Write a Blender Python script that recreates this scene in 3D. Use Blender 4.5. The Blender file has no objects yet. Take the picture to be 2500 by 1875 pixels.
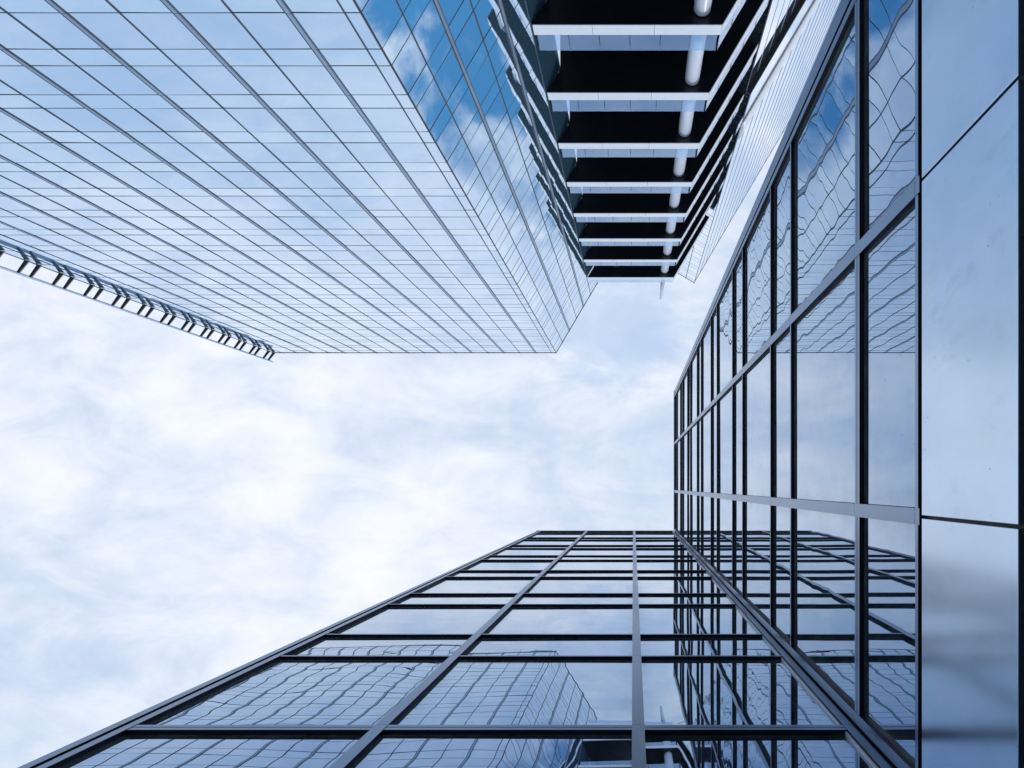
import bpy, bmesh, math, random
from mathutils import Vector
random.seed(7)
C = bpy.context.scene.collection
F = 1600.0            # focal length in photo pixels; the camera looks straight up
A_Y = 22.36           # distance of the big tower's front
CD_X, CD_Y = 2.11, 2.262   # the near building's two walls
GZ = -1.6

# ------------------------------------------------------------------ materials
def new_mat(name):
    m = bpy.data.materials.new(name); m.use_nodes = True
    nt = m.node_tree; nt.nodes.clear()
    out = nt.nodes.new('ShaderNodeOutputMaterial')
    return m, nt, out

def N(nt, t, **kw):
    n = nt.nodes.new(t)
    for k, v in kw.items():
        if k == 'inp':
            for a, b in v.items(): n.inputs[a].default_value = b
        else: setattr(n, k, v)
    return n

def math_node(nt, op, a, b=None, c=None, clamp=False):
    n = nt.nodes.new('ShaderNodeMath'); n.operation = op; n.use_clamp = clamp
    for i, v in enumerate((a, b, c)):
        if v is None: continue
        if isinstance(v, (int, float)): n.inputs[i].default_value = v
        else: nt.links.new(v, n.inputs[i])
    return n.outputs[0]

def vmath(nt, op, a, b=None):
    n = nt.nodes.new('ShaderNodeVectorMath'); n.operation = op
    for i, v in enumerate((a, b)):
        if v is None: continue
        if isinstance(v, (tuple, list)): n.inputs[i].default_value = v
        else: nt.links.new(v, n.inputs[i])
    return n

def wavy_normal(nt, layers, roll=(), rdir=(0, 0, 1)):
    oi = N(nt, 'ShaderNodeObjectInfo')
    """geometry normal tipped by smooth noise: the ripple of heat treated glass. layers: (scale xyz, detail, slope)"""
    geo = N(nt, 'ShaderNodeNewGeometry')
    nrm = geo.outputs['Normal']
    if roll:
        jump = vmath(nt, 'SCALE', (37.0, 53.0, 91.0)); nt.links.new(oi.outputs['Random'], jump.inputs['Scale'])
        pos = vmath(nt, 'ADD', geo.outputs['Position'], jump.outputs[0]).outputs[0]
    else: pos = geo.outputs['Position']
    for sc, det, slope in layers:
        mp = vmath(nt, 'MULTIPLY', pos, sc)
        nz = N(nt, 'ShaderNodeTexNoise', inp={'Scale': 1.0, 'Detail': det, 'Roughness': .45})
        nt.links.new(mp.outputs[0], nz.inputs['Vector'])
        s = vmath(nt, 'SUBTRACT', nz.outputs['Color'], (.5, .5, .5))
        k = vmath(nt, 'MULTIPLY', s.outputs[0], (slope, slope, slope))
        nrm = vmath(nt, 'ADD', nrm, k.outputs[0]).outputs[0]
    for sc, det, slope in roll:
        mp = vmath(nt, 'MULTIPLY', pos, sc)
        nz = N(nt, 'ShaderNodeTexNoise', inp={'Scale': 1.0, 'Detail': det, 'Roughness': .45})
        nt.links.new(mp.outputs[0], nz.inputs['Vector'])
        t = math_node(nt, 'MULTIPLY', math_node(nt, 'SUBTRACT', nz.outputs[0], .5), slope)
        cx = vmath(nt, 'SCALE', rdir); nt.links.new(t, cx.inputs['Scale'])
        nrm = vmath(nt, 'ADD', nrm, cx.outputs[0]).outputs[0]
    return vmath(nt, 'NORMALIZE', nrm).outputs[0]

def mirror_glass(name, f0, layers, power=3.0, edge=(.96, .98, 1.0), dust=0.0, rough=0.0, inside=(.01, .016, .022), roll=(), rdir=(0, 0, 1), axis=1):
    """reflective coated glass: reflectance climbs from f0 head-on to nearly white at a graze"""
    m, nt, out = new_mat(name)
    nrm = wavy_normal(nt, layers, roll, rdir)
    lw = N(nt, 'ShaderNodeLayerWeight', inp={'Blend': .5})
    nt.links.new(nrm, lw.inputs['Normal'])
    fac = math_node(nt, 'POWER', lw.outputs['Facing'], power)
    mix = N(nt, 'ShaderNodeMix', data_type='RGBA')
    nt.links.new(fac, mix.inputs[0])
    mix.inputs[6].default_value = (*f0, 1); mix.inputs[7].default_value = (*edge, 1)
    gl = N(nt, 'ShaderNodeBsdfGlossy', inp={'Roughness': rough})
    nt.links.new(mix.outputs[2], gl.inputs['Color']); nt.links.new(nrm, gl.inputs['Normal'])
    df = N(nt, 'ShaderNodeBsdfDiffuse', inp={'Color': (*inside, 1)})
    add = N(nt, 'ShaderNodeAddShader')
    nt.links.new(gl.outputs[0], add.inputs[0]); nt.links.new(df.outputs[0], add.inputs[1])
    last = add.outputs[0]
    if dust > 0:
        geo = N(nt, 'ShaderNodeNewGeometry')
        nz = N(nt, 'ShaderNodeTexNoise', inp={'Scale': 3.2, 'Detail': 10.0, 'Roughness': .75})
        nt.links.new(geo.outputs['Position'], nz.inputs['Vector'])
        d = N(nt, 'ShaderNodeMapRange', inp={1: .42, 2: .75, 3: 0.0, 4: dust})
        nt.links.new(nz.outputs[0], d.inputs[0])
        # a film of grime that gathers along the pane's edges
        tcg = N(nt, 'ShaderNodeTexCoord'); sg = N(nt, 'ShaderNodeSeparateXYZ'); nt.links.new(tcg.outputs['Generated'], sg.inputs[0])
        def edge(x): return math_node(nt, 'MINIMUM', x, math_node(nt, 'SUBTRACT', 1.0, x))
        em = math_node(nt, 'MINIMUM', edge(sg.outputs[axis]), edge(sg.outputs[2]))
        er = N(nt, 'ShaderNodeMapRange', inp={1: .0, 2: .10, 3: .30, 4: 0.0}); er.interpolation_type = 'SMOOTHSTEP'
        nt.links.new(em, er.inputs[0])
        grime = math_node(nt, 'ADD', d.outputs[0], math_node(nt, 'MULTIPLY', er.outputs[0], math_node(nt, 'POWER', nz.outputs[0], 1.5)))
        vo = N(nt, 'ShaderNodeTexVoronoi', inp={'Scale': 9.0, 'Randomness': 1.0})
        nt.links.new(geo.outputs['Position'], vo.inputs['Vector'])
        sp = N(nt, 'ShaderNodeMapRange', inp={1: .055, 2: .075, 3: .55, 4: 0.0})
        nt.links.new(vo.outputs['Distance'], sp.inputs[0])
        wn = math_node(nt, 'GREATER_THAN', nz.outputs[0], .56)
        spk = math_node(nt, 'MULTIPLY', sp.outputs[0], wn)
        dd = N(nt, 'ShaderNodeBsdfDiffuse', inp={'Color': (.40, .47, .57, 1)})
        mx = N(nt, 'ShaderNodeMixShader')
        nt.links.new(grime, mx.inputs[0]); nt.links.new(last, mx.inputs[1]); nt.links.new(dd.outputs[0], mx.inputs[2])
        dk = N(nt, 'ShaderNodeBsdfDiffuse', inp={'Color': (.06, .07, .09, 1)})
        mx2 = N(nt, 'ShaderNodeMixShader')
        nt.links.new(spk, mx2.inputs[0]); nt.links.new(mx.outputs[0], mx2.inputs[1]); nt.links.new(dk.outputs[0], mx2.inputs[2])
        last = mx2.outputs[0]
    nt.links.new(last, out.inputs[0])
    return m

def plain(name, col, rough=.5, metal=0.0, spec=.5, vary=.12, nscale=(1.5, 1.5, 1.5), wave=None, specks=False):
    """painted or metal surface with slight mottling"""
    m, nt, out = new_mat(name)
    p = N(nt, 'ShaderNodeBsdfPrincipled', inp={'Roughness': rough, 'Metallic': metal, 'Specular IOR Level': spec})
    geo = N(nt, 'ShaderNodeNewGeometry')
    mp = vmath(nt, 'MULTIPLY', geo.outputs['Position'], nscale)
    nz = N(nt, 'ShaderNodeTexNoise', inp={'Scale': 1.0, 'Detail': 6.0, 'Roughness': .6})
    nt.links.new(mp.outputs[0], nz.inputs['Vector'])
    f = N(nt, 'ShaderNodeMapRange', inp={1: .3, 2: .7, 3: 1 - vary, 4: 1 + vary})
    nt.links.new(nz.outputs[0], f.inputs[0])
    k = f.outputs[0]
    if specks:                                          # grime spots and a few drip marks
        vo = N(nt, 'ShaderNodeTexVoronoi', inp={'Scale': 7.0, 'Randomness': 1.0}); nt.links.new(geo.outputs['Position'], vo.inputs['Vector'])
        sp = N(nt, 'ShaderNodeMapRange', inp={1: .03, 2: .05, 3: .35, 4: 1.0}); nt.links.new(vo.outputs['Distance'], sp.inputs[0])
        n2 = N(nt, 'ShaderNodeTexNoise', inp={'Scale': 1.0, 'Detail': 5.0, 'Roughness': .65})
        m2 = vmath(nt, 'MULTIPLY', geo.outputs['Position'], (2, 3.5, 2.2)); nt.links.new(m2.outputs[0], n2.inputs['Vector'])
        dr = N(nt, 'ShaderNodeMapRange', inp={1: .56, 2: .78, 3: 1.0, 4: .84}); nt.links.new(n2.outputs[0], dr.inputs[0])
        k = math_node(nt, 'MULTIPLY', math_node(nt, 'MULTIPLY', k, sp.outputs[0]), dr.outputs[0])
    cm = vmath(nt, 'SCALE', (col[0], col[1], col[2])); nt.links.new(k, cm.inputs['Scale'])
    nt.links.new(cm.outputs[0], p.inputs['Base Color'])
    rm = math_node(nt, 'MULTIPLY', f.outputs[0], rough)
    nt.links.new(rm, p.inputs['Roughness'])
    if wave:
        nt.links.new(wavy_normal(nt, wave), p.inputs['Normal'])
    nt.links.new(p.outputs[0], out.inputs[0])
    return m

def railing_glass(name):
    m, nt, out = new_mat(name)
    nrm = wavy_normal(nt, [((.5, .5, .9), 1.0, .012)])
    lw = N(nt, 'ShaderNodeLayerWeight', inp={'Blend': .5})
    nt.links.new(nrm, lw.inputs['Normal'])
    fac = math_node(nt, 'POWER', lw.outputs['Facing'], 2.1)
    cmix = N(nt, 'ShaderNodeMix', data_type='RGBA'); nt.links.new(math_node(nt, 'POWER', lw.outputs['Facing'], 1.4), cmix.inputs[0])
    cmix.inputs[6].default_value = (.33, .62, 1.0, 1); cmix.inputs[7].default_value = (.97, .99, 1, 1)
    fac = math_node(nt, 'MULTIPLY_ADD', fac, .80, .14, clamp=True)
    gl = N(nt, 'ShaderNodeBsdfGlossy', inp={'Roughness': 0.0, 'Color': (.62, .82, 1.0, 1)})
    nt.links.new(nrm, gl.inputs['Normal']); nt.links.new(cmix.outputs[2], gl.inputs['Color'])
    tr = N(nt, 'ShaderNodeBsdfTransparent', inp={'Color': (.80, .88, .94, 1)})
    mx = N(nt, 'ShaderNodeMixShader')
    nt.links.new(fac, mx.inputs[0]); nt.links.new(tr.outputs[0], mx.inputs[1]); nt.links.new(gl.outputs[0], mx.inputs[2])
    nt.links.new(mx.outputs[0], out.inputs[0])
    return m

M = {}
TW = [((.32, .32, .22), 2.0, .006), ((1.6, 1.6, .7), 1.0, .0022)]
M['tower_glass'] = mirror_glass('tower vision glass', (.47, .59, .735), TW, power=1.75, inside=(.02, .05, .075))
M['tower_spandrel'] = mirror_glass('tower spandrel glass', (.51, .645, .765), TW, power=1.7, inside=(.02, .05, .075))
NW = [((.42, .42, .30), 1.0, .009), ((1.1, 1.1, .8), 0.0, .002)]
ROLL = [((.22, .22, 2.5), 1.0, .0105), ((.5, .5, 6.0), 0.0, .0028)]   # roller waves: ripples across the height of a pane
M['near_glass'] = mirror_glass('near dark blue glass', (.0, .155, .34), NW, power=2.0, dust=.09, roll=ROLL)
M['near_spandrel'] = mirror_glass('near spandrel glass', (.0, .14, .34), NW, power=2.0, dust=.11, roll=ROLL)
RC = (.12, 0, .80)        # the lower wall's panes ripple more gently
M['low_glass'] = mirror_glass('lower wall glass', (.0, .155, .34), NW, power=2.0, dust=.09, roll=ROLL, rdir=RC, axis=0)
M['low_spandrel'] = mirror_glass('lower wall spandrel glass', (.0, .14, .34), NW, power=2.0, dust=.11, roll=ROLL, rdir=RC, axis=0)
M['far_glass'] = mirror_glass('far tower glass', (.84, .91, .97), TW, power=2.0)
M['backing'] = plain('dark backing behind glass', (.012, .016, .022), .7)
M['joint'] = plain('dark gasket', (.02, .032, .055), .6)
M['mullion2'] = plain('slate aluminium', (.035, .05, .08), .45, .4)
M['mullion'] = plain('blue grey aluminium', (.10, .14, .21), .4, .6)
M['pilaster'] = plain('pale grey aluminium strip', (.27, .36, .49), .35, .6, nscale=(.5, .5, .15))
M['near_frame'] = plain('satin steel blue frame', (.21, .29, .41), .30, .85, nscale=(5, 5, .6), vary=.12)
M['near_dark'] = plain('shaded frame sides and dark gaps', (.006, .008, .012), .6)  # paints the shade on frame undersides and sides; also the dark grooves
M['panel'] = plain('brushed metal panel', (.53, .65, .79), .17, .95, nscale=(1, 2.5, 1.5), vary=.05, specks=True,
                   wave=[((1.0, 1.0, 1.0), 1.0, .022)])
M['white'] = plain('white coated metal', (.72, .78, .87), .38, 0.0, .5, vary=.03)
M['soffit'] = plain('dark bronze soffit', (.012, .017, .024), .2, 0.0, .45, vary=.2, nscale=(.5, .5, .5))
M['column'] = plain('white painted steel', (.62, .69, .80), .3, 0.0, .5, vary=.03)
M['railing'] = railing_glass('clear railing glass')
M['bracket'] = plain('dark bracket steel', (.045, .055, .075), .45, .3)
M['rail'] = plain('blue grey rail', (.26, .36, .52), .4, .3)
M['mast'] = plain('pale blue grey mast', (.42, .47, .58), .5)
M['whiteband'] = plain('white facade band', (.80, .86, .94), .2)
M['ground'] = plain('granite paving', (.16, .16, .17), .7, nscale=(.6, .6, .6), vary=.3)
M['leaf'] = plain('leaf', (.05, .09, .03), .5, vary=.4, nscale=(3, 3, 3))
M['bark'] = plain('bark', (.08, .06, .045), .8)

# ------------------------------------------------------------------ geometry helpers
class MB:
    def __init__(s): s.v, s.f = [], []
    def hexa(s, p):
        """8 points: bottom ring 0-3, top ring 4-7"""
        b = len(s.v); s.v += [tuple(q) for q in p]
        s.f += [tuple(b + i for i in q) for q in
                ((0, 3, 2, 1), (4, 5, 6, 7), (0, 1, 5, 4), (1, 2, 6, 5), (2, 3, 7, 6), (3, 0, 4, 7))]
    def box(s, x0, x1, y0, y1, z0, z1):
        s.hexa([(x0, y0, z0), (x1, y0, z0), (x1, y1, z0), (x0, y1, z0), (x0, y0, z1), (x1, y0, z1), (x1, y1, z1), (x0, y1, z1)])
    def prism(s, poly, z0, z1):
        b = len(s.v); n = len(poly)
        s.v += [(x, y, z0) for x, y in poly] + [(x, y, z1) for x, y in poly]
        s.f.append(tuple(b + i for i in reversed(range(n)))); s.f.append(tuple(b + n + i for i in range(n)))
        for i in range(n):
            j = (i + 1) % n
            s.f.append((b + i, b + j, b + n + j, b + n + i))
    def tube(s, rings, seg=32):
        """rings: (x, y, z, r), vertical"""
        b = len(s.v)
        for x, y, z, r in rings:
            for i in range(seg):
                a = 2 * math.pi * i / seg
                s.v.append((x + r * math.cos(a), y + r * math.sin(a), z))
        for k in range(len(rings) - 1):
            for i in range(seg):
                j = (i + 1) % seg
                s.f.append((b + k * seg + i, b + k * seg + j, b + (k + 1) * seg + j, b + (k + 1) * seg + i))
        s.f.append(tuple(b + i for i in reversed(range(seg))))
        s.f.append(tuple(b + (len(rings) - 1) * seg + i for i in range(seg)))
    def build(s, name, mat, parent=None, smooth=False, bevel=0, returns=None):
        me = bpy.data.meshes.new(name)
        off = Vector(parent['base']) if parent is not None else Vector((0, 0, 0))
        me.from_pydata([Vector(v) - off for v in s.v], [], s.f); me.update()
        bm = bmesh.new(); bm.from_mesh(me)
        bmesh.ops.recalc_face_normals(bm, faces=bm.faces)
        bm.to_mesh(me); bm.free()
        if smooth:
            for p in me.polygons: p.use_smooth = len(p.vertices) == 4
        me.materials.append(mat)
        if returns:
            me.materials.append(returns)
            for p in me.polygons: p.material_index = 0 if p.index % 6 == 4 else 1  # every face but the front gets its shade as dark colour
        o = bpy.data.objects.new(name, me); C.objects.link(o)
        if parent is not None: o.parent = parent['obj']
        if bevel:
            md = o.modifiers.new('bevel', 'BEVEL'); md.width = bevel; md.segments = 2; md.limit_method = 'ANGLE'
        return o

class Facade:
    """a vertical plane: plan origin, unit tangent u, outward normal n"""
    def __init__(s, o, u, n): s.o, s.u, s.n = o, u, n
    def p(s, a, d, z): return (s.o[0] + s.u[0] * a + s.n[0] * d, s.o[1] + s.u[1] * a + s.n[1] * d, z)
    def box(s, mb, a0, a1, d0, d1, z0, z1, tilt=0):
        j = [random.uniform(-tilt, tilt) for _ in range(4)] if tilt else (0, 0, 0, 0)
        mb.hexa([s.p(a0, d0, z0), s.p(a1, d0, z0), s.p(a1, d1 + j[0], z0), s.p(a0, d1 + j[1], z0),
                 s.p(a0, d0, z1), s.p(a1, d0, z1), s.p(a1, d1 + j[2], z1), s.p(a0, d1 + j[0] + j[2] * 0 + (j[1] - j[0]) + (j[2] - j[0]), z1)])

def thing(name, label, cat, base, group=None):
    o = bpy.data.objects.new(name, None); C.objects.link(o); o.location = base
    o.empty_display_size = .5
    o['label'] = label; o['category'] = cat
    if group: o['group'] = group
    return {'obj': o, 'base': base}

def shown_area(pts):
    """photo area of a quad, 0 outside the frame (used only to choose which panes become parts)"""
    q = [(1546 + F * p[0] / max(p[2], .1), 1189 + F * p[1] / max(p[2], .1)) for p in pts]
    cx = sum(p[0] for p in q) / 4; cy = sum(p[1] for p in q) / 4
    if not (-60 < cx < 2560 and -60 < cy < 1935) or pts[0][2] < 2: return 0
    return abs(sum(q[i][0] * q[(i + 1) % 4][1] - q[(i + 1) % 4][0] * q[i][1] for i in range(4))) / 2

def emit_panes(panes, name, mat, parent, most=100):
    """panes: (facade, a0, a1, d0, d1, z0, z1, tilt). The largest in view are parts, the rest one part of stuff."""
    sc = []
    for i, (fc, a0, a1, d0, d1, z0, z1, t) in enumerate(panes):
        sc.append((shown_area([fc.p(a0, d1, z0), fc.p(a1, d1, z0), fc.p(a1, d1, z1), fc.p(a0, d1, z1)]), i))
    sc.sort(reverse=True)
    rest = MB(); n = 0
    for k, (ar, i) in enumerate(sc):
        fc, a0, a1, d0, d1, z0, z1, t = panes[i]
        if k < most and ar > 0:
            m = MB(); fc.box(m, a0, a1, d0, d1, z0, z1, t); m.build(name, mat, parent)
        else:
            fc.box(rest, a0, a1, d0, d1, z0, z1, t); n += 1
    if n:
        o = rest.build(name, mat, parent); o['kind'] = 'stuff'

# plan directions shared by the slanted faces
UD = (math.cos(math.radians(59.5)), -math.sin(math.radians(59.5)))     # along the slanted faces, away from the camera
ND = (-UD[1], UD[0])                                                     # their outward normal (right and down)
ND = (math.sin(math.radians(59.5)), math.cos(math.radians(59.5)))

# ------------------------------------------------------------------ ground
g = MB(); g.box(-900, 900, -900, 900, GZ - .3, GZ)
go = g.build('ground', M['ground']); go['kind'] = 'structure'

# ------------------------------------------------------------------ big glass tower, upper left
TA = thing('glass_tower', 'tall pale glass tower with a fine grid of panes, filling the upper left', 'tower', (-36, -30, GZ))
A_TOP = 109.35
ac = (-12.83, -A_Y)                                    # the sharp corner
A_L = -60.1
fA = Facade((0, -A_Y), (1, 0), (0, 1))
fB = Facade(ac, UD, ND)
B_END = 13.55
be = fB.p(B_END, 0, 0)
core = MB()
inn = .10
pA0 = (A_L + .02, -A_Y - inn)
c_in = fB.p(0.0, -inn, 0); e_in = fB.p(B_END, -inn, 0)
core.prism([pA0, (ac[0] - .07, -A_Y - inn), (c_in[0], c_in[1] - .02), (e_in[0], e_in[1]), (e_in[0] - 18, e_in[1] - 12), (A_L + .02, e_in[1] - 12)], GZ, A_TOP - .15)
core.build('wall', M['backing'], TA)
rf = MB(); rf.prism([(A_L, -A_Y - .05), (ac[0], -A_Y - .05), (be[0] - .05, be[1]), (be[0] - 18, be[1] - 12), (A_L, be[1] - 12)], A_TOP - .14, A_TOP)
rf.build('roof', M['pilaster'], TA)
levels = []                                            # (z bottom, z top, tall?)
z = 30.94 - 3.9 * 8
while z < A_TOP - .5:
    levels.append((z, z + 2.57, True)); levels.append((z + 2.57, min(z + 3.9, A_TOP), False)); z += 3.9
mA = [-13.62 - 2.655 * k for k in range(17)] + [-58.62]
mB = [2.10, 4.37, 6.72, 9.0, 11.3]
tall, short = [], []
def columns(ms, lo, hi):
    e = sorted([lo] + ms + [hi]); return list(zip(e[:-1], e[1:]))
for fc, cols in ((fA, columns(mA, A_L, ac[0])), (fB, columns(mB, 0, B_END))):
    for a0, a1 in cols:
        for z0, z1, t in levels:
            (tall if t else short).append((fc, a0 + .006, a1 - .006, -.06, -.03, z0 + .006, z1 - .006, .0075))
emit_panes(tall, 'window', M['tower_glass'], TA)
emit_panes(short, 'spandrel_panel', M['tower_spandrel'], TA)
def thin_mullion(fc, a, z0=GZ, z1=A_TOP + .45):
    m = MB(); fc.box(m, a - .03, a - .012, -.06, .012, z0, z1); fc.box(m, a + .012, a + .03, -.06, .012, z0, z1)
    fc.box(m, a - .011, a + .011, -.06, .008, z0, z1); m.build('mullion', M['mullion2'], TA)
def wide_mullion(fc, a, z0=GZ, z1=A_TOP + .45):
    m = MB()
    fc.box(m, a - .160, a - .104, -.06, .012, z0, z1); fc.box(m, a + .095, a + .123, -.06, .012, z0, z1); fc.box(m, a + .146, a + .168, -.06, .012, z0, z1)
    m.build('mullion', M['joint'], TA)
    m = MB()
    zz = z0
    for q0, q1, t in levels:
        fc.box(m, a - .105, a + .094, -.05, .008, max(q0, z0) + .012, min(q1, z1) - .012); fc.box(m, a + .122, a + .145, -.05, .008, max(q0, z0) + .012, min(q1, z1) - .012)
    m.build('pilaster', M['pilaster'], TA)
for k, a in enumerate(mA):
    (wide_mullion if (k % 2 == 1 and k < 17) else thin_mullion)(fA, a)
for k, a in enumerate(mB):
    (wide_mullion if k in (1, 3) else thin_mullion)(fB, a)
for fc, a in ((fA, A_L),):
    thin_mullion(fc, a + .04)
m = MB(); m.box(ac[0] - .05, ac[0] + .03, -A_Y - .06, -A_Y + .03, GZ, A_TOP + .2); m.build('corner_trim', M['joint'], TA)
m = MB(); fB.box(m, B_END - .08, B_END + .02, -.06, .03, GZ, A_TOP + .45); m.build('corner_trim', M['joint'], TA)
for z0, z1, t in levels:
    if z0 < -1: continue
    m = MB(); h = .017
    fA.box(m, A_L + .08, ac[0] - .05, -.05, -.018, z0 - h, z0 + h)
    fB.box(m, .04, B_END - .08, -.05, -.018, z0 - h, z0 + h)
    m.build('transom', M['joint'], TA)
m = MB(); fA.box(m, A_L, ac[0], -.08, .02, A_TOP - .10, A_TOP + .06); fB.box(m, 0.04, B_END, -.08, .02, A_TOP - .10, A_TOP + .06)
m.build('coping', M['mullion'], TA)
# brackets that hold a vertical rail off the left end of the front
blev = []
for z0, z1, t in levels:
    if z1 < 100 or True: blev.append(z0)
blev = [b for b in blev if b > 3] + [A_TOP - .25]
for zb in blev:
    m = MB()
    q = [(-60.07, -A_Y + .03), (-59.55, -A_Y + .03), (-60.57, -21.10), (-60.80, -21.24)]
    m.hexa([(x, y, zb - .10) for x, y in q] + [(x, y, zb + .02) for x, y in q])
    m.build('bracket', M['bracket'], TA)
m = MB(); m.prism([(-60.90, -21.30), (-60.54, -21.06), (-60.62, -20.94), (-60.98, -21.18)], 3, A_TOP + .9)
m.build('rail', M['rail'], TA)

# ------------------------------------------------------------------ terraced building between the towers
TB = thing('terraced_building', 'building of open dark floors with white edges, glass railings and a white column', 'building', (2, -38, GZ))
bl = (fB.p(11.31, .06, 0)[0], -32.1)
br = (6.2, -32.1)
SL = 10.75
bs = (br[0] + UD[0] * SL, br[1] + UD[1] * SL)
fF = Facade((0, -32.1), (1, 0), (0, 1))
fS = Facade(br, UD, ND)
E1U = (math.sin(math.radians(59.5)), math.cos(math.radians(59.5)))
zs = [.8860 * 51.36 + 7.83 * i for i in range(-5, 8)]
bk = fB.p(13.4, .10, 0)
deck = [(bl[0] + .03, -32.13), (br[0] - .03, -32.13), (bs[0] - .03, bs[1]), (bs[0] - 3.6, bs[1] - 2.2), (bs[0] - 7, bs[1] - 5), (bk[0], bs[1] - 5), (bk[0], bk[1])]
for i, zf in enumerate(zs):
    top = i == len(zs) - 1
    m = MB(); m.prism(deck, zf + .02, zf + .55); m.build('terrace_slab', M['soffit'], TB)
    hf = .92 if top else .98
    # white edge panels with open joints
    m = MB()
    js = [bl[0] + .02, -2.86, 1.49, 5.85 if False else br[0]]
    for a0, a1 in zip(js[:-1], js[1:]):
        fF.box(m, a0 + .012, a1 - .012, -.03, .03, zf, zf + hf)
    m.build('fascia', M['white'], TB)
    m = MB()
    for k in range(3):
        fS.box(m, .03 + k * (SL / 3) + .012, .03 + (k + 1) * SL / 3 - .012, -.03, .03, zf, zf + hf)
    m.build('fascia', M['white'], TB)
    m = MB()
    gl0, gl1 = zf + hf + .01, zf + hf + 1.84
    e = [-6.86, -4.62, -2.42, -.24, 1.94, 4.10, 6.02]
    for a0, a1 in zip(e[:-1], e[1:]):
        fF.box(m, a0 + .02, a1 - .02, -.11, -.085, gl0, gl1)
    front_rail = m.build('glass_railing', M['railing'], TB)
    m = MB()
    for k in range(5):
        fS.box(m, .10 + k * 2.1 + .02, .10 + (k + 1) * 2.1 - .02, -.11, -.085, gl0, gl1)
    m.build('glass_railing', M['railing'], TB)
    m = MB()                                            # added dark strips that draw the gaps between railing panes
    for a in e:
        fF.box(m, a - .022, a + .022, -.083, -.06, gl1 - .6, gl1 + .01)
    for k in range(6):
        fS.box(m, .10 + k * 2.1 - .022, .10 + k * 2.1 + .022, -.083, -.06, gl1 - .6, gl1 + .01)
    m.build('railing_gap_strip', M['mullion'], TB).parent = front_rail
m = MB(); m.tube([(4.79, -33.22, GZ, .59), (4.79, -33.22, zs[-1] + .02, .59)], 48); col_o = m.build('column', M['column'], TB, smooth=True)
for zf in zs:
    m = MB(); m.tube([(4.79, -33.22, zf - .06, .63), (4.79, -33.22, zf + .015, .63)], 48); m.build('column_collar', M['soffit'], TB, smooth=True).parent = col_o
m = MB(); m.tube([(4.72, -32.95, zs[-1] + .55, .42), (4.79, -33.0, 114.6, .2)], 32); m.build('mast', M['mast'], TB, smooth=True)
m = MB(); m.prism([(bk[0] + .05, -43.6), (bs[0] - 5.6, -43.6), (bs[0] - 5.6, -44.2), (bk[0] + .05, -44.2)], GZ, zs[-1] + .01); m.build('back_wall', M['backing'], TB)

# small tree on a terrace
zt = zs[11] + .55
TT = thing('terrace_tree', 'small green tree peeping over a glass railing of the dark terraces', 'tree', (-2.55, -33.6, zt))
m = MB(); m.tube([(-2.55, -33.6, zt, .07), (-2.5, -33.55, zt + 2.4, .05), (-2.55, -33.35, zt + 4.6, .025)], 10)
for k in range(6):
    a = k * 1.1
    m.tube([(-2.5, -33.5, zt + 2.4 + .3 * k, .03), (-2.5 + .7 * math.cos(a), -33.45 + .5 * math.sin(a), zt + 3.3 + .3 * k, .01)], 6)
m.build('trunk', M['bark'], TT)
m = MB()
for k in range(420):
    a = random.uniform(0, 6.283); r = random.random() ** .6; h = random.uniform(-1, 1)
    c = Vector((-2.5 + 1.0 * r * math.cos(a) * (1 - .4 * h), -33.35 + .75 * r * math.sin(a) * (1 - .4 * h), zt + 4.1 + 1.35 * h))
    d1 = Vector((random.gauss(0, 1), random.gauss(0, 1), random.gauss(0, 1))).normalized() * .13
    d2 = Vector((random.gauss(0, 1), random.gauss(0, 1), random.gauss(0, 1))).normalized() * .06
    b = len(m.v); m.v += [tuple(c - d1), tuple(c + d2), tuple(c + d1), tuple(c - d2)]; m.f.append((b, b + 1, b + 2, b + 3))
m.build('crown', M['leaf'], TT)

# ------------------------------------------------------------------ white tower behind, on the right
TE = thing('white_tower', 'bright white tower of close fine lines between the dark terraces and the right wall', 'tower', (30, -70, GZ))
P = (12.45, -41.67); E_TOP = 133.9; E_MID = 69.5
ULEN = 66.0
fE2 = Facade(P, UD, ND)
fE1 = Facade(P, (-E1U[0], -E1U[1]), (-UD[0], -UD[1]))
def ploc(a, b): return (P[0] + UD[0] * a - ND[0] * b, P[1] + UD[1] * a - ND[1] * b)
W1 = 4.1
m = MB(); m.prism([ploc(.08, .08), ploc(ULEN, .08), ploc(ULEN, 20), ploc(6, 20), ploc(6, W1), ploc(.08, W1)], E_MID + .02, E_TOP - .1); m.build('upper_wall', M['backing'], TE)
m = MB(); m.prism([ploc(.08, .63), ploc(ULEN, .63), ploc(ULEN, 20), ploc(6, 20), ploc(6, W1), ploc(.08, W1)], GZ, E_MID); m.build('lower_wall', M['backing'], TE)
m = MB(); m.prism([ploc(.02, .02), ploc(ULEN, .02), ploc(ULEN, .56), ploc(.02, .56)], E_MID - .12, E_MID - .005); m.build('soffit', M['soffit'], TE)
m = MB(); fE2.box(m, .02, ULEN, -.07, -.03, E_MID, E_TOP - .1); m.build('glass_wall', M['far_glass'], TE)
m = MB(); fE2.box(m, .02, ULEN, -.62, -.56, GZ, E_MID - .13); m.build('glass_wall', M['far_glass'], TE)
tw, sw = [], []
ez = E_TOP - 3.9 * 36
elev = []
while ez < E_TOP - .5:
    elev.append((ez, ez + 2.57, True)); elev.append((ez + 2.57, ez + 3.9, False)); ez += 3.9
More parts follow.
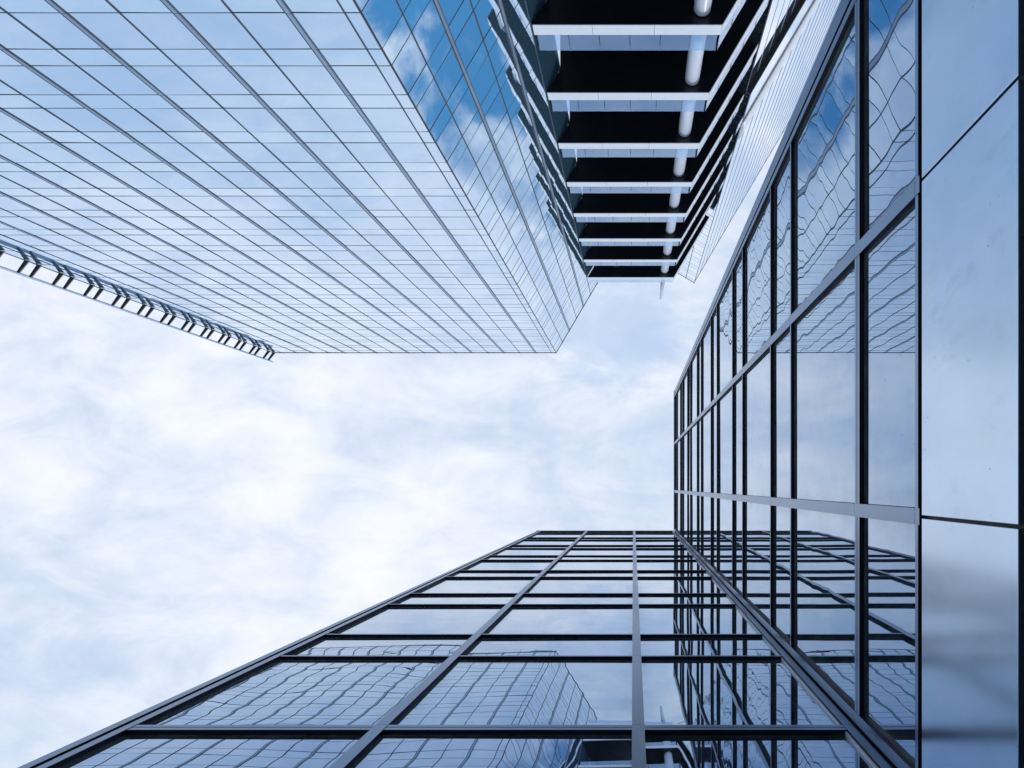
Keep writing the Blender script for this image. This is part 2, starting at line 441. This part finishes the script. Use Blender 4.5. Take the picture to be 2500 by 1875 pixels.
for z0, z1, t in elev:
    if z0 < GZ: continue
    lo = 0.03 if z0 > E_MID - .1 else .57
    cc = columns([2.0], lo, W1)
    for a0, a1 in cc:
        (tw if t else sw).append((fE1, a0 + .005, a1 - .005, -.07, -.03, z0 + .005, z1 - .005, .003))
emit_panes(tw, 'window', M['far_glass'], TE)
emit_panes(sw, 'spandrel_panel', M['far_glass'], TE)
k = 0; a = 2.3
while a < ULEN:
    w = .035 if k % 2 == 0 else .02
    m = MB(); fE2.box(m, a - w, a + w, -.05, .02, E_MID, E_TOP + .4)
    fE2.box(m, a - w, a + w, -.60, -.53, GZ, E_MID - .14)
    m.build('mullion', M['pilaster'], TE); a += 2.33; k += 1
m = MB(); fE1.box(m, 1.96, 2.06, -.06, .02, GZ, E_TOP + .3); m.build('mullion', M['joint'], TE)
m = MB(); m.box(P[0] - .05, P[0] + .05, P[1] - .05, P[1] + .05, E_MID - .1, E_TOP + .3); m.build('corner_trim', M['mullion'], TE)
q = ploc(.03, .57); m = MB(); m.box(q[0] - .05, q[0] + .05, q[1] - .05, q[1] + .05, GZ, E_MID - .13); m.build('corner_trim', M['joint'], TE)
for z0, z1, t in elev:
    if z0 < 20: continue
    m = MB()
    lo = 0.06 if z0 > E_MID - .1 else .64
    fE1.box(m, lo, W1, -.05, -.02, z0 - .03, z0 + .03)
    m.build('transom', M['mullion'], TE)
m = MB(); fE2.box(m, 0, ULEN, -.10, .04, E_TOP - .12, E_TOP + .12); fE1.box(m, 0.05, W1, -.10, .04, E_TOP - .12, E_TOP + .12); m.build('coping', M['white'], TE)
m = MB(); fE2.box(m, 0, ULEN, -.06, .03, E_MID + .02, E_MID + 5.2); m.build('white_band', M['far_glass'], TE)
m = MB()
segs = 8; ring0, ring1 = [], []
for i in range(segs + 1):
    t = math.pi * i / segs; d = .05 + .35 * math.sin(t); zz = E_MID + 7.2 - 1.9 * math.cos(t)
    m.v.append(fE2.p(.0, d, zz)); m.v.append(fE2.p(ULEN, d, zz))
for i in range(segs):
    m.f.append((2 * i, 2 * i + 1, 2 * i + 3, 2 * i + 2))
m.f.append((0, 1, 2 * segs + 1, 2 * segs)); m.f.append(tuple(2 * i for i in range(segs + 1))); m.f.append(tuple(2 * i + 1 for i in range(segs + 1)))
m.build('rounded_band', M['whiteband'], TE, smooth=True)

# ------------------------------------------------------------------ near building, lower right: an L of two dark framed walls
TC = thing('office_building', 'near building of blue mirrored windows in thick dark metal frames, lower right', 'building', (6, 8, GZ))
PR = .045
N_TOP = 33.0
fD = Facade((CD_X, 0), (0, 1), (-1, 0))       # right wall, a = world Y
fC = Facade((0, CD_Y), (1, 0), (0, -1))       # bottom wall, a = world X
D0, C0 = -4.84, -4.86
m = MB(); m.prism([(CD_X + .08, D0 + .1), (CD_X + 14, D0 + .1), (CD_X + 14, 16), (C0 + .1, 16), (C0 + .1, CD_Y + .08), (CD_X + .08, CD_Y + .08)], GZ, N_TOP - .1)
m.build('wall', M['backing'], TC)
lv = [4.79]
lev = [(-1.6, 1.0, 0), (1.0, 2.25, 0)]
thick = 6.11
LT = [4.80, 6.11, 8.63, 9.90]
for k in range(6):
    LT += [12.44 + 3.81 * k, 13.71 + 3.81 * k]
LT = LT[:-1] + [N_TOP - .24]
LT = [q for q in LT if q <= N_TOP]
LT = sorted(set(round(q, 3) for q in LT))
bayD = [(-4.51, -2.247), (-2.127, .154), (.274, 2.09)]
bayC = [(-4.63, -2.40), (-2.283, -.012), (.104, 1.955)]
tall, short, ltall, lshort = [], [], [], []
for i in range(len(LT)):
    z1 = LT[i]; z0 = LT[i - 1] if i else 3.62
    if i == 0: rows = [(z0, z1)]
    for fc, bays in ((fD, bayD), (fC, bayC)):
        if i == 0 and fc is fD: continue
        for a0, a1 in bays:
            th = .125 if abs(z1 - thick) < .01 else .05
            ((tall if fc is fD else ltall) if z1 - z0 > 1.9 else (short if fc is fD else lshort)).append((fc, a0 - .02, a1 + .02, -.03, 0, z0 - .004, z1 - th + .004, .0035))
emit_panes(tall, 'window', M['near_glass'], TC, 50)
emit_panes(ltall, 'window', M['low_glass'], TC, 50)
emit_panes(short, 'spandrel_window', M['near_spandrel'], TC, 50)
emit_panes(lshort, 'spandrel_window', M['low_spandrel'], TC, 50)
for z in LT:
    for fc, bays in ((fD, bayD), (fC, bayC)):
        for a0, a1 in bays:
            m = MB()
            if abs(z - thick) < .01:
                fc.box(m, a0 - .01, a1 + .01, -.02, PR, z - .125, z - .068)
                fc.box(m, a0 - .01, a1 + .01, -.02, PR - .014, z - .066, z - .056)
                fc.box(m, a0 - .01, a1 + .01, -.02, PR, z - .054, z)
            else:
                fc.box(m, a0 - .01, a1 + .01, -.02, PR, z - .048, z)
            m.build('transom', M['near_frame'], TC, returns=M['near_dark'])
def cut_strip(fc, a0, a1, d0, d1, z0=GZ, z1=N_TOP):
    m = MB(); zz = [z0] + [q for q in LT if z0 < q < z1] + [z1]
    for q0, q1 in zip(zz[:-1], zz[1:]):
        fc.box(m, a0, a1, d0, d1, q0 + .002, q1 - .002)
    return m
zlow = 4.72
for a0, a1 in ((-2.247, -2.127), (.154, .274)):
    cut_strip(fD, a0, a1, -.02, PR + .004, zlow).build('mullion', M['near_frame'], TC, returns=M['near_dark'])
for a0, a1 in ((-2.40, -2.283), (-.012, .104)):
    cut_strip(fC, a0, a1, -.02, PR + .004).build('mullion', M['near_frame'], TC, returns=M['near_dark'])
# free ends: two strips with a dark groove
cut_strip(fD, -4.59, -4.51, -.02, PR + .004, zlow).build('mullion', M['near_frame'], TC, returns=M['near_dark'])
m = MB(); fD.box(m, -4.65, -4.588, -.02, .012, GZ, N_TOP); m.build('shadow_gap', M['near_dark'], TC)
cut_strip(fD, D0, -4.64, -.02, PR + .002).build('corner_post', M['near_frame'], TC, returns=M['near_dark'])
cut_strip(fC, -4.713, -4.63, -.02, PR + .004).build('mullion', M['near_frame'], TC, returns=M['near_dark'])
m = MB(); fC.box(m, -4.772, -4.71, -.02, .012, GZ, N_TOP); m.build('shadow_gap', M['near_dark'], TC)
cut_strip(fC, C0, -4.769, -.02, PR + .002).build('corner_post', M['near_frame'], TC, returns=M['near_dark'])
# inner corner
cut_strip(fD, 2.09, 2.19, -.02, PR + .004).build('mullion', M['near_frame'], TC, returns=M['near_dark'])
cut_strip(fC, 1.955, 2.04, -.02, PR + .004).build('mullion', M['near_frame'], TC, returns=M['near_dark'])
m = MB(); m.box(1.936, 1.950, CD_Y - .030, CD_Y + .01, GZ, N_TOP); m.build('highlight_strip', M['white'], TC)  # added white strip that draws the bright highlight along this edge
m = MB(); m.box(2.035, CD_X + .03, 2.185, CD_Y + .03, GZ, N_TOP - .05)
m = MB(); m.box(2.04, CD_X + .03, CD_Y - .02, CD_Y + .03, GZ, N_TOP - .05); m.box(CD_X - .02, CD_X + .03, 2.19, CD_Y - .02, GZ, N_TOP - .05); m.build('shadow_gap', M['near_dark'], TC)
# metal panels below the right wall's windows
m = MB(); fD.box(m, D0, 2.19, -.04, .01, 3.30, 4.752); m.build('shadow_gap', M['near_dark'], TC)
pj = [D0 + .01, -2.198, .214, 2.185]
for a0, a1 in zip(pj[:-1], pj[1:]):
    m = MB(); fD.box(m, a0 + .011, a1 - .011, .0, PR + .001, 3.515, 4.690); m.build('metal_panel', M['panel'], TC, bevel=.004)
for a0, a1 in zip(pj[:-1], pj[1:]):
    m = MB(); fD.box(m, a0 + .011, a1 - .011, .0, PR + .001, -1.5, 3.30); m.build('metal_panel', M['panel'], TC, bevel=.004)
m = MB(); fD.box(m, D0, 2.19, -.02, .006, GZ, 3.29); m.build('shadow_gap', M['near_dark'], TC)
for a0, a1 in bayC:
    m = MB(); fC.box(m, a0 - .01, a1 + .01, -.01, PR - .01, GZ, 3.6); m.build('metal_panel', M['panel'], TC)
m = MB(); fD.box(m, D0 - .02, 2.2, -.10, PR + .02, N_TOP - .002, N_TOP + .10); fC.box(m, C0 - .02, CD_X - PR - .022, -.10, PR + .02, N_TOP - .002, N_TOP + .10)
m.build('coping', M['near_frame'], TC, returns=M['near_dark'])
m = MB(); m.prism([(CD_X + .11, D0 + .1), (CD_X + 14, D0 + .1), (CD_X + 14, 16), (C0 + .1, 16), (C0 + .1, CD_Y + .11), (CD_X + .11, CD_Y + .11)], N_TOP - .09, N_TOP + .05)
m.build('roof', M['backing'], TC)

# ------------------------------------------------------------------ sky and sun
sun_dir = Vector((600, 1200, 1000)).normalized()
el = math.asin(sun_dir.z); az = math.atan2(sun_dir.x, sun_dir.y)
W = bpy.data.worlds.new('World'); bpy.context.scene.world = W; W.use_nodes = True
nt = W.node_tree; nt.nodes.clear()
out = nt.nodes.new('ShaderNodeOutputWorld'); bg = N(nt, 'ShaderNodeBackground', inp={'Strength': .1})
nt.links.new(bg.outputs[0], out.inputs[0])
sky = N(nt, 'ShaderNodeTexSky', sky_type='NISHITA'); sky.sun_disc = False
sky.sun_elevation = el; sky.sun_rotation = az; sky.air_density = 1.0; sky.dust_density = .4; sky.ozone_density = 2.0
tc = N(nt, 'ShaderNodeTexCoord')
sep = N(nt, 'ShaderNodeSeparateXYZ'); nt.links.new(tc.outputs['Generated'], sep.inputs[0])
zc = math_node(nt, 'MAXIMUM', sep.outputs[2], .12)
u = math_node(nt, 'DIVIDE', sep.outputs[0], zc); v = math_node(nt, 'DIVIDE', sep.outputs[1], zc)
uv = N(nt, 'ShaderNodeCombineXYZ'); nt.links.new(u, uv.inputs[0]); nt.links.new(v, uv.inputs[1])
def cloud_noise(scale, detail, rough, dist, off, sx=1.0, sy=1.0):
    mp = vmath(nt, 'MULTIPLY_ADD', uv.outputs[0], (sx, sy, 1)); mp.inputs[2].default_value = (off, off * .7, off * .3)
    n = N(nt, 'ShaderNodeTexNoise', inp={'Scale': scale, 'Detail': detail, 'Roughness': rough, 'Distortion': dist})
    nt.links.new(mp.outputs[0], n.inputs['Vector']); return n.outputs[0]
def ramp(x, a, b, lo=0.0, hi=1.0):
    r = N(nt, 'ShaderNodeMapRange', inp={1: a, 2: b, 3: lo, 4: hi}); r.interpolation_type = 'SMOOTHSTEP'
    nt.links.new(x, r.inputs[0]); return r.outputs[0]
def mixc(f, a, b):
    n = N(nt, 'ShaderNodeMix', data_type='RGBA')
    nt.links.new(f, n.inputs[0])
    for i, c in ((6, a), (7, b)):
        if isinstance(c, tuple): n.inputs[i].default_value = (*c, 1)
        else: nt.links.new(c, n.inputs[i])
    return n.outputs[2]
n1 = cloud_noise(2.6, 10, .56, .35, 3.1, 1.0, 1.7)
n2 = cloud_noise(6.5, 10, .62, .5, 8.7, 1.0, 1.8)
n3 = cloud_noise(1.1, 4, .5, .2, 1.4)
bright = math_node(nt, 'ADD', math_node(nt, 'MULTIPLY', n1, .60), math_node(nt, 'MULTIPLY', n2, .40))
cl = mixc(ramp(bright, .32, .66), (5.5, 6.8, 8.9), (9.75, 9.95, 10.6))
# thinner, bluer cloud lower down on the near (plus Y) side
low = ramp(math_node(nt, 'MULTIPLY_ADD', u, -.3, math_node(nt, 'ADD', v, math_node(nt, 'MULTIPLY', n3, .5))), .60, 1.4)
cl = mixc(math_node(nt, 'MULTIPLY', low, .62), cl, (5.0, 6.6, 8.8))
# open blue hole on the right hand side
dx = math_node(nt, 'DIVIDE', math_node(nt, 'SUBTRACT', u, .70), .53)
dy = math_node(nt, 'DIVIDE', math_node(nt, 'SUBTRACT', v, -.11), .25)
rr = math_node(nt, 'SQRT', math_node(nt, 'ADD', math_node(nt, 'MULTIPLY', dx, dx), math_node(nt, 'MULTIPLY', dy, dy)))
hole = ramp(rr, .35, 1.1, 1.0, 0.0)
n4 = cloud_noise(5.5, 8, .55, .5, 12.3)
holec = ramp(math_node(nt, 'SUBTRACT', math_node(nt, 'MULTIPLY', hole, .67), n4), -.06, .16)
skyc = vmath(nt, 'MULTIPLY', sky.outputs[0], (.75, 1.75, 1.9)).outputs[0]
px = math_node(nt, 'ADD', u, .02); py = math_node(nt, 'ADD', v, .25)
pr = math_node(nt, 'SQRT', math_node(nt, 'ADD', math_node(nt, 'MULTIPLY', px, px), math_node(nt, 'MULTIPLY', py, py)))
thin = ramp(math_node(nt, 'SUBTRACT', math_node(nt, 'ADD', ramp(pr, .0, .22, .5, 0.0), .1), math_node(nt, 'MULTIPLY', n2, .7)), -.12, .2, 0.0, .6)
cl = mixc(thin, cl, (4.4, 6.1, 8.8))
fin = mixc(holec, cl, skyc)
nt.links.new(fin, bg.inputs['Color'])

L = bpy.data.lights.new('sun', 'SUN'); L.energy = 1.4; L.angle = math.radians(10); L.color = (1.0, .975, .94)
lo = bpy.data.objects.new('sun', L); C.objects.link(lo)
lo.rotation_euler = (-sun_dir).to_track_quat('-Z', 'Y').to_euler(); lo.location = (20, 40, 160)

# ------------------------------------------------------------------ camera: straight up, shifted frame
cd = bpy.data.cameras.new('camera'); cam = bpy.data.objects.new('camera', cd); C.objects.link(cam)
cd.sensor_width = 36; cd.lens = 36 * F / 2500; cd.shift_x = -296 / 2500; cd.shift_y = 251.5 / 2500
cd.clip_start = .05; cd.clip_end = 3000
cam.location = (0, 0, 0); cam.rotation_euler = (math.pi, 0, 0)
S = bpy.context.scene; S.camera = cam
S.view_settings.view_transform = 'Standard'; S.view_settings.look = 'None'; S.view_settings.gamma = 1; S.view_settings.exposure = 0
S.render.engine = 'CYCLES'
S.cycles.max_bounces = 12; S.cycles.glossy_bounces = 8; S.cycles.transparent_max_bounces = 16; S.cycles.diffuse_bounces = 3
S.cycles.use_denoising = True
